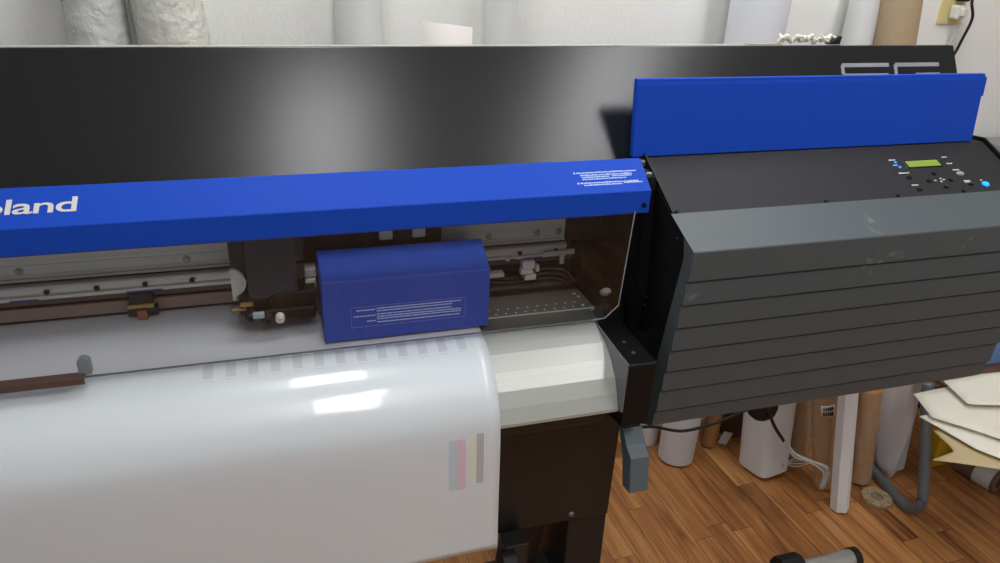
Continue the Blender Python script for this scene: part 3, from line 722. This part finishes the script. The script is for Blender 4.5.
# gathered clear plastic tail tied between the rolls
pf = MB()
rn = random.Random(2)
for i in range(7):
    o1 = Vector((rn.uniform(-.02, .02), rn.uniform(-.01, .01), rn.uniform(-.02, .02)))
    pf.tube(smoothpath([Vector((1.440, 1.545, .235)) + o1 * .3, Vector((1.478, 1.53, .188)) + o1 * .4, Vector((1.522, 1.50, .175)) + o1 * .3, Vector((1.582, 1.495, .132)) + o1 * .8, Vector((1.588, 1.50, .06)) + o1 * .6], 6), .0022 + rn.uniform(0, .0015), 6)
for i in range(4):
    pf.tube(smoothpath([Vector((1.522, 1.50, .175)), Vector((1.49, 1.53, .14 + .012 * i)), Vector((1.475, 1.57, .13 - .006 * i))], 5), .0018, 6)
tag(pf.build('plastic_wrapping_tail', film('twisted_clear_plastic', (226, 226, 222), .55, .15, bump=.6, bscale=40), smooth=True), 'twisted tail of clear plastic film hanging between the white and brown rolls', 'plastic film')

# loose translucent sheet leaning in front of the film roll
rows = []
c0 = [(1.800, 1.610, .46), (1.845, 1.585, .46), (1.885, 1.568, .46), (1.920, 1.556, .46)]
c1 = [(1.888, 1.585, .020), (1.915, 1.537, .002), (1.940, 1.540, .12), (1.946, 1.548, .24)]
for j in range(13):
    t = j / 12; rows.append([Vector(a).lerp(Vector(b), t) + Vector((0, .012 * math.sin(t * PI), 0)) for a, b in zip(smoothpath(c0, 4), smoothpath(c1, 4))])
s_ = MB().strip(rows).build('tracing_paper_sheet', mat('tracing_paper', (205, 205, 210), .45), smooth=True)
s_.modifiers.new('t', 'SOLIDIFY').thickness = .0006
tag(s_, 'loose greyish translucent sheet with pointed corner leaning on the film roll', 'sheet')

# black bag hanging under the cabinet and the cable beneath it
bg = MB(); bg.lathe([(.0001, -.045), (.03, -.042), (.052, -.025), (.058, .0), (.05, .05), (.0001, .055)], 24)
for v in bg.bm.verts: v.co.x *= .85; v.co.y *= .7
o = bg.build('black_pouch', M_['rubber'], None, smooth=True, loc=(1.375, 1.600, .342)); tag(o, 'rounded black pouch resting against the fat white roll under the cabinet', 'pouch')
tag(MB().tube(smoothpath([(.70, 1.41, .733), (.74, 1.445, .60), (.85, 1.48, .45), (.943, 1.50, .409), (1.035, 1.50, .379), (1.137, 1.50, .389), (1.20, 1.50, .406), (1.30, 1.52, .42)], 8), .0045, 10).build('power_cable', M_['cable'], smooth=True),
    'thin black cable sagging beneath the grey ribbed cabinet', 'cable')
tag(MB().tube(smoothpath([(1.29, 1.41, .733), (1.315, 1.46, .60), (1.335, 1.51, .46), (1.351, 1.55, .383), (1.389, 1.55, .304), (1.437, 1.55, .239), (1.459, 1.55, .208)], 8), .0055, 10).build('black_cable_tail', M_['cable'], smooth=True),
    'black cord hanging down in front of the fat white roll', 'cable')
tag(MB().box(-.02, .02, -.001, .001, 0, .05, M=Matrix.Rotation(.4, 4, 'Y')).build('paper_scrap', M_['paper'], loc=(1.44, 1.84, .01)), 'small white paper scrap standing left of the fat white roll', 'paper')
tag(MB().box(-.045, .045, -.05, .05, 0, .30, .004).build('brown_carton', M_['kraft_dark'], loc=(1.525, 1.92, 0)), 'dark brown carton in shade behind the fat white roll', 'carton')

# round tape roll on the floor
tp = empty('tape_roll', 'brown packing tape roll lying flat on the floor in front of the tubes', 'tape roll', (1.787, 1.462, 0))
MB().lathe([(.021, .001), (.047, .001), (.048, .002), (.048, .012), (.047, .013), (.021, .013), (.021, .001)], 40).build('tape', M_['tape'], tp, smooth=True, ang=35)
MB().lathe([(.0001, .002), (.0208, .002), (.0208, .0125), (.019, .0125), (.018, .009), (.0001, .009)], 30).build('core', mat('tape_core', (140, 122, 92), .5, noise=.3, nscale=80), tp, smooth=True, ang=35)

# silver tube with black ends at the bottom of the picture
rt_ = empty('silver_tube', 'silver tube with black end caps lying on the floor', 'tube', (1.365, 1.245, .030))
MB().cyl((-.040, 0, 0), (.130, 0, 0), .026, 28).build('tube', M_['grey_satin'], rt_, smooth=True, ang=35)
MB().cyl((.130, 0, 0), (.150, 0, 0), .0295, 28).build('end_ring', M_['rubber'], rt_, smooth=True, ang=35)
MB().cyl((-.118, 0, .012), (-.050, 0, .012), .042, 8).build('end_cap', M_['rubber'], rt_)

# grey tubular frame and the card lying on it
path = [(1.865, 1.475, .432), (1.862, 1.455, .36), (1.860, 1.415, .24), (1.850, 1.372, .13), (1.842, 1.352, .075), (1.838, 1.362, .036), (1.840, 1.40, .019), (1.855, 1.50, .0175), (1.87, 1.62, .0175), (1.872, 1.70, .0175), (1.873, 1.735, .03), (1.873, 1.745, .07), (1.87, 1.74, .3), (1.866, 1.73, .432)]
fr_ = empty('tubular_stool', 'stool with bent grey steel pipe legs standing on the floor under the cream cards', 'stool', (2.1, 1.5, 0))
inv = Matrix.Translation((-2.1, -1.5, 0))
def leg_loop(dx):
    o = MB().tube(smoothpath([Vector(p) + Vector((dx, 0, 0)) for p in path], 6), .0170, 14).build('leg', M_['grey_pipe'], None, smooth=True)
    o.matrix_local = inv; o.parent = fr_
leg_loop(0); leg_loop(.44)
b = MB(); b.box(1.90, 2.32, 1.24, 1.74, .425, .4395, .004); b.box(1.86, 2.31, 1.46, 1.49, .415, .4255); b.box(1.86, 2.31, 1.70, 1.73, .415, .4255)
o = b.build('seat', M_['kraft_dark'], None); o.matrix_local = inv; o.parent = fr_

def card(name, label, P, m, sub=3, th=.0009):
    """P: outline points (x, y, z); a curved sheet of card"""
    b = MB(); c = Vector((0, 0, 0))
    for p in P: c += Vector(p)
    c /= len(P); n = len(P)
    O = []
    for i in range(n):
        a = Vector(P[i]); d = Vector(P[(i + 1) % n])
        for j in range(sub): O.append(a.lerp(d, j / sub))
    K = 5; rows = []
    for k in range(K): rows.append([b.bm.verts.new(c.lerp(p, (k + 1) / K)) for p in O])
    cc = b.bm.verts.new(c); N = len(O)
    for j in range(N):
        b.bm.faces.new((cc, rows[0][j], rows[0][(j + 1) % N]))
        for k in range(K - 1): b.bm.faces.new((rows[k][j], rows[k + 1][j], rows[k + 1][(j + 1) % N], rows[k][(j + 1) % N]))
    for v in b.bm.verts: v.co.z += .003 * math.sin(v.co.x * 17) * math.sin(v.co.y * 13)
    o = b.build(name, m, None, smooth=True); md = o.modifiers.new('t', 'SOLIDIFY'); md.thickness = th
    return tag(o, label, 'card', 'loose cards on the stool')
card('card_sheet', 'uppermost cream card, its pointed corner nearest the cabinet bottom edge', [(1.835, 1.407, .486), (1.804, 1.292, .486), (1.829, 1.281, .486), (2.049, 1.238, .482), (2.44, 1.25, .48), (2.42, 1.36, .48), (2.062, 1.414, .48), (1.998, 1.42, .48)], M_['cream'])
card('card_sheet', 'cream card second from the top, blunt corner pointing left over the pipe', [(1.711, 1.388, .470), (1.673, 1.28, .470), (1.833, 1.106, .466), (2.113, 1.03, .464), (2.202, 1.325, .466), (1.863, 1.40, .468)], M_['cream'])
card('card_sheet', 'cream card third from the top with a long edge sloping down to the right', [(1.658, 1.306, .458), (1.697, 1.153, .455), (1.727, 1.107, .455), (1.873, .985, .452), (2.178, 1.07, .45), (1.936, 1.326, .454)], M_['cream'])
card('card_sheet', 'tan card curling below the cream cards above the yellow box', [(1.661, 1.252, .446), (1.652, 1.190, .444), (1.642, 1.167, .444), (1.553, 1.151, .444), (1.702, 1.081, .444), (1.851, .965, .442), (2.018, 1.169, .444), (1.93, 1.28, .445)], M_['tan'])
tag(MB().box(0, .21, 0, .16, 0, .20, .004).build('blue_box', M_['bluebox'], None, loc=(2.075, 1.505, .4405)), 'pale blue box behind the cream cards at the right edge', 'box')
tag(MB().box(0, .13, 0, .07, 0, .125, .003).build('yellow_box', M_['yellow'], None, loc=(2.10, 1.55, 0)), 'bright yellow box on the floor behind the stool pipe', 'box')
M = Matrix.Translation((2.215, 1.390, .043)) @ Matrix.Rotation(math.radians(14), 4, 'Z') @ Matrix.Rotation(-PI / 2, 4, 'X')
b = MB(); b.lathe([(.024, 0), (.041, 0), (.042, .001), (.042, .14), (.041, .141), (.024, .141), (.024, 0)], 36)
o = b.build('cardboard_roll', mat('dim_kraft', (120, 92, 70), .6), None, smooth=True, ang=35); o.matrix_local = M
tag(o, 'brown cardboard roll lying on the floor below the cream cards', 'roll')
q = MB().lathe([(.0423, .012), (.0432, .012), (.0432, .07), (.0423, .07), (.0423, .012)], 36).build('paper_band', M_['paper_grey'], None, smooth=True, ang=35); q.parent = o; q['label'] = 'greyish paper band'

# grey cabinet against the wall on the far right
g = empty('grey_cabinet', 'grey laminate cabinet against the wall at the right edge', 'cabinet', (2.75, 1.80, 0))
MB().box(-.42, .42, -.12, .17, .06, 1.06, .003).build('body', M_['greycab'], g)
MB().box(-.40, .40, -.10, .16, 0, .06).build('plinth', M_['black'], g)
MB().box(.0015, .40, -.128, -.1205, .10, 1.02, .002).build('door', M_['greycab'], g)
MB().box(-.40, -.0015, -.128, -.1205, .10, 1.02, .002).build('door', M_['greycab'], g)

# wall outlet with plug and cables
g = empty('wall_outlet', 'yellowed double outlet plate on the white wall', 'outlet', (2.11, 2.0, 1.47))
MB().box(-.05, .045, -.008, 0, -.038, .085, .003).build('cover_plate', M_['plate'], g)
for z in (.045, .0):
    MB().lathe([(.0001, 0), (.017, 0), (.016, .003), (.0001, .003)], 20, Matrix.Translation((.005, -.008, z + .002)) @ Matrix.Rotation(PI / 2, 4, 'X')).build('socket', M_['plate'], g)
pg = MB(); pg.box(-.017, .017, -.045, -.0125, -.022, .020, .006); pg.box(-.010, .010, -.06, -.04, -.012, .012, .004)
tag(pg.build('white_plug', M_['white_plastic'], None, loc=(2.108, 2.0, 1.472)), 'white plug in the lower socket of the yellowed outlet', 'plug')
pg = MB(); pg.box(-.016, .016, -.042, -.0125, -.016, .016, .005)
tag(pg.build('black_plug', M_['rubber'], None, loc=(2.117, 2.0, 1.519)), 'black plug in the upper socket of the yellowed outlet', 'plug')
tag(MB().tube(smoothpath([(2.122, 1.962, 1.44), (2.122, 1.975, 1.40), (2.118, 1.98, 1.32), (2.125, 1.985, 1.1), (2.13, 1.985, .8)], 8), .003, 8).build('white_outlet_cable', M_['white_cable'], smooth=True), 'thin white cord hanging from the outlet down the wall', 'cord')
tag(MB().tube(smoothpath([(2.115, 1.952, 1.53), (2.118, 1.935, 1.545), (2.124, 1.945, 1.505), (2.15, 1.95, 1.455), (2.150, 1.965, 1.39), (2.142, 1.975, 1.335), (2.10, 1.985, 1.24), (2.08, 1.985, 1.0)], 8), .0045, 10).build('black_wall_cable', M_['cable'], smooth=True), 'black cable looping down the white wall beside the outlet', 'cable')

# odds and ends on the printer's back ledge
cp_ = MB(); rn = random.Random(4)
for i in range(14):
    x = 1.093 + i * .0105; L_ = rn.uniform(.012, .045); a = rn.uniform(-1.2, 1.2)
    P = [Vector((x + t * L_ * math.cos(a) - L_ / 2, 1.462 + rn.uniform(-.004, .006), 1.4435 + .010 * math.sin(t * 3.1 + i * 1.7) ** 2 + rn.uniform(0, .008))) for t in (0, .3, .6, 1)]
    cp_.tube(smoothpath(P, 5), rn.uniform(.003, .0052), 7)
tag(cp_.build('crumpled_plastic_strips', mat('cream_plastic_strip', (222, 218, 200), .5), smooth=True), 'small heap of crumpled cream strips on top of the printer back edge', 'scraps')
tag(MB().prism([(0, 0), (.034, 0), (.036, .017), (.03, .018)], 0, .012, axis='Y', bev=.001).build('black_clip', M_['rubber'], loc=(1.212, 1.457, 1.4405)), 'small black clip beside the cream strips on the printer back edge', 'clip')
rows = []
for j in range(2):
    r = []
    for k in range(25):
        a = PI + k / 24 * PI; xx = .365 + .054 * math.cos(a); top = 1.4715 - .012 * (xx - .311) / .108 + .003 * math.sin((xx - .311) * 28)
        r.append((xx, 1.60 + .05 * math.sin(a), 1.10 if j == 0 else top))
    rows.append(r)
o = MB().strip(rows).build('curled_paper_sheet', mat('warm_white_paper', (206, 200, 196), .6), smooth=True); o.modifiers.new('t', 'SOLIDIFY').thickness = .0008
tag(o, 'curled white sheet standing up just behind the middle of the black lid', 'sheet')
tag(MB().box(1.0, 1.088, 1.452, 1.466, 1.4407, 1.4432, .0008).build('tape_strip', mat('pinkish_tape', (176, 164, 156), .5)), 'flat pinkish strip lying on the printer back edge left of the cream strips', 'strip')
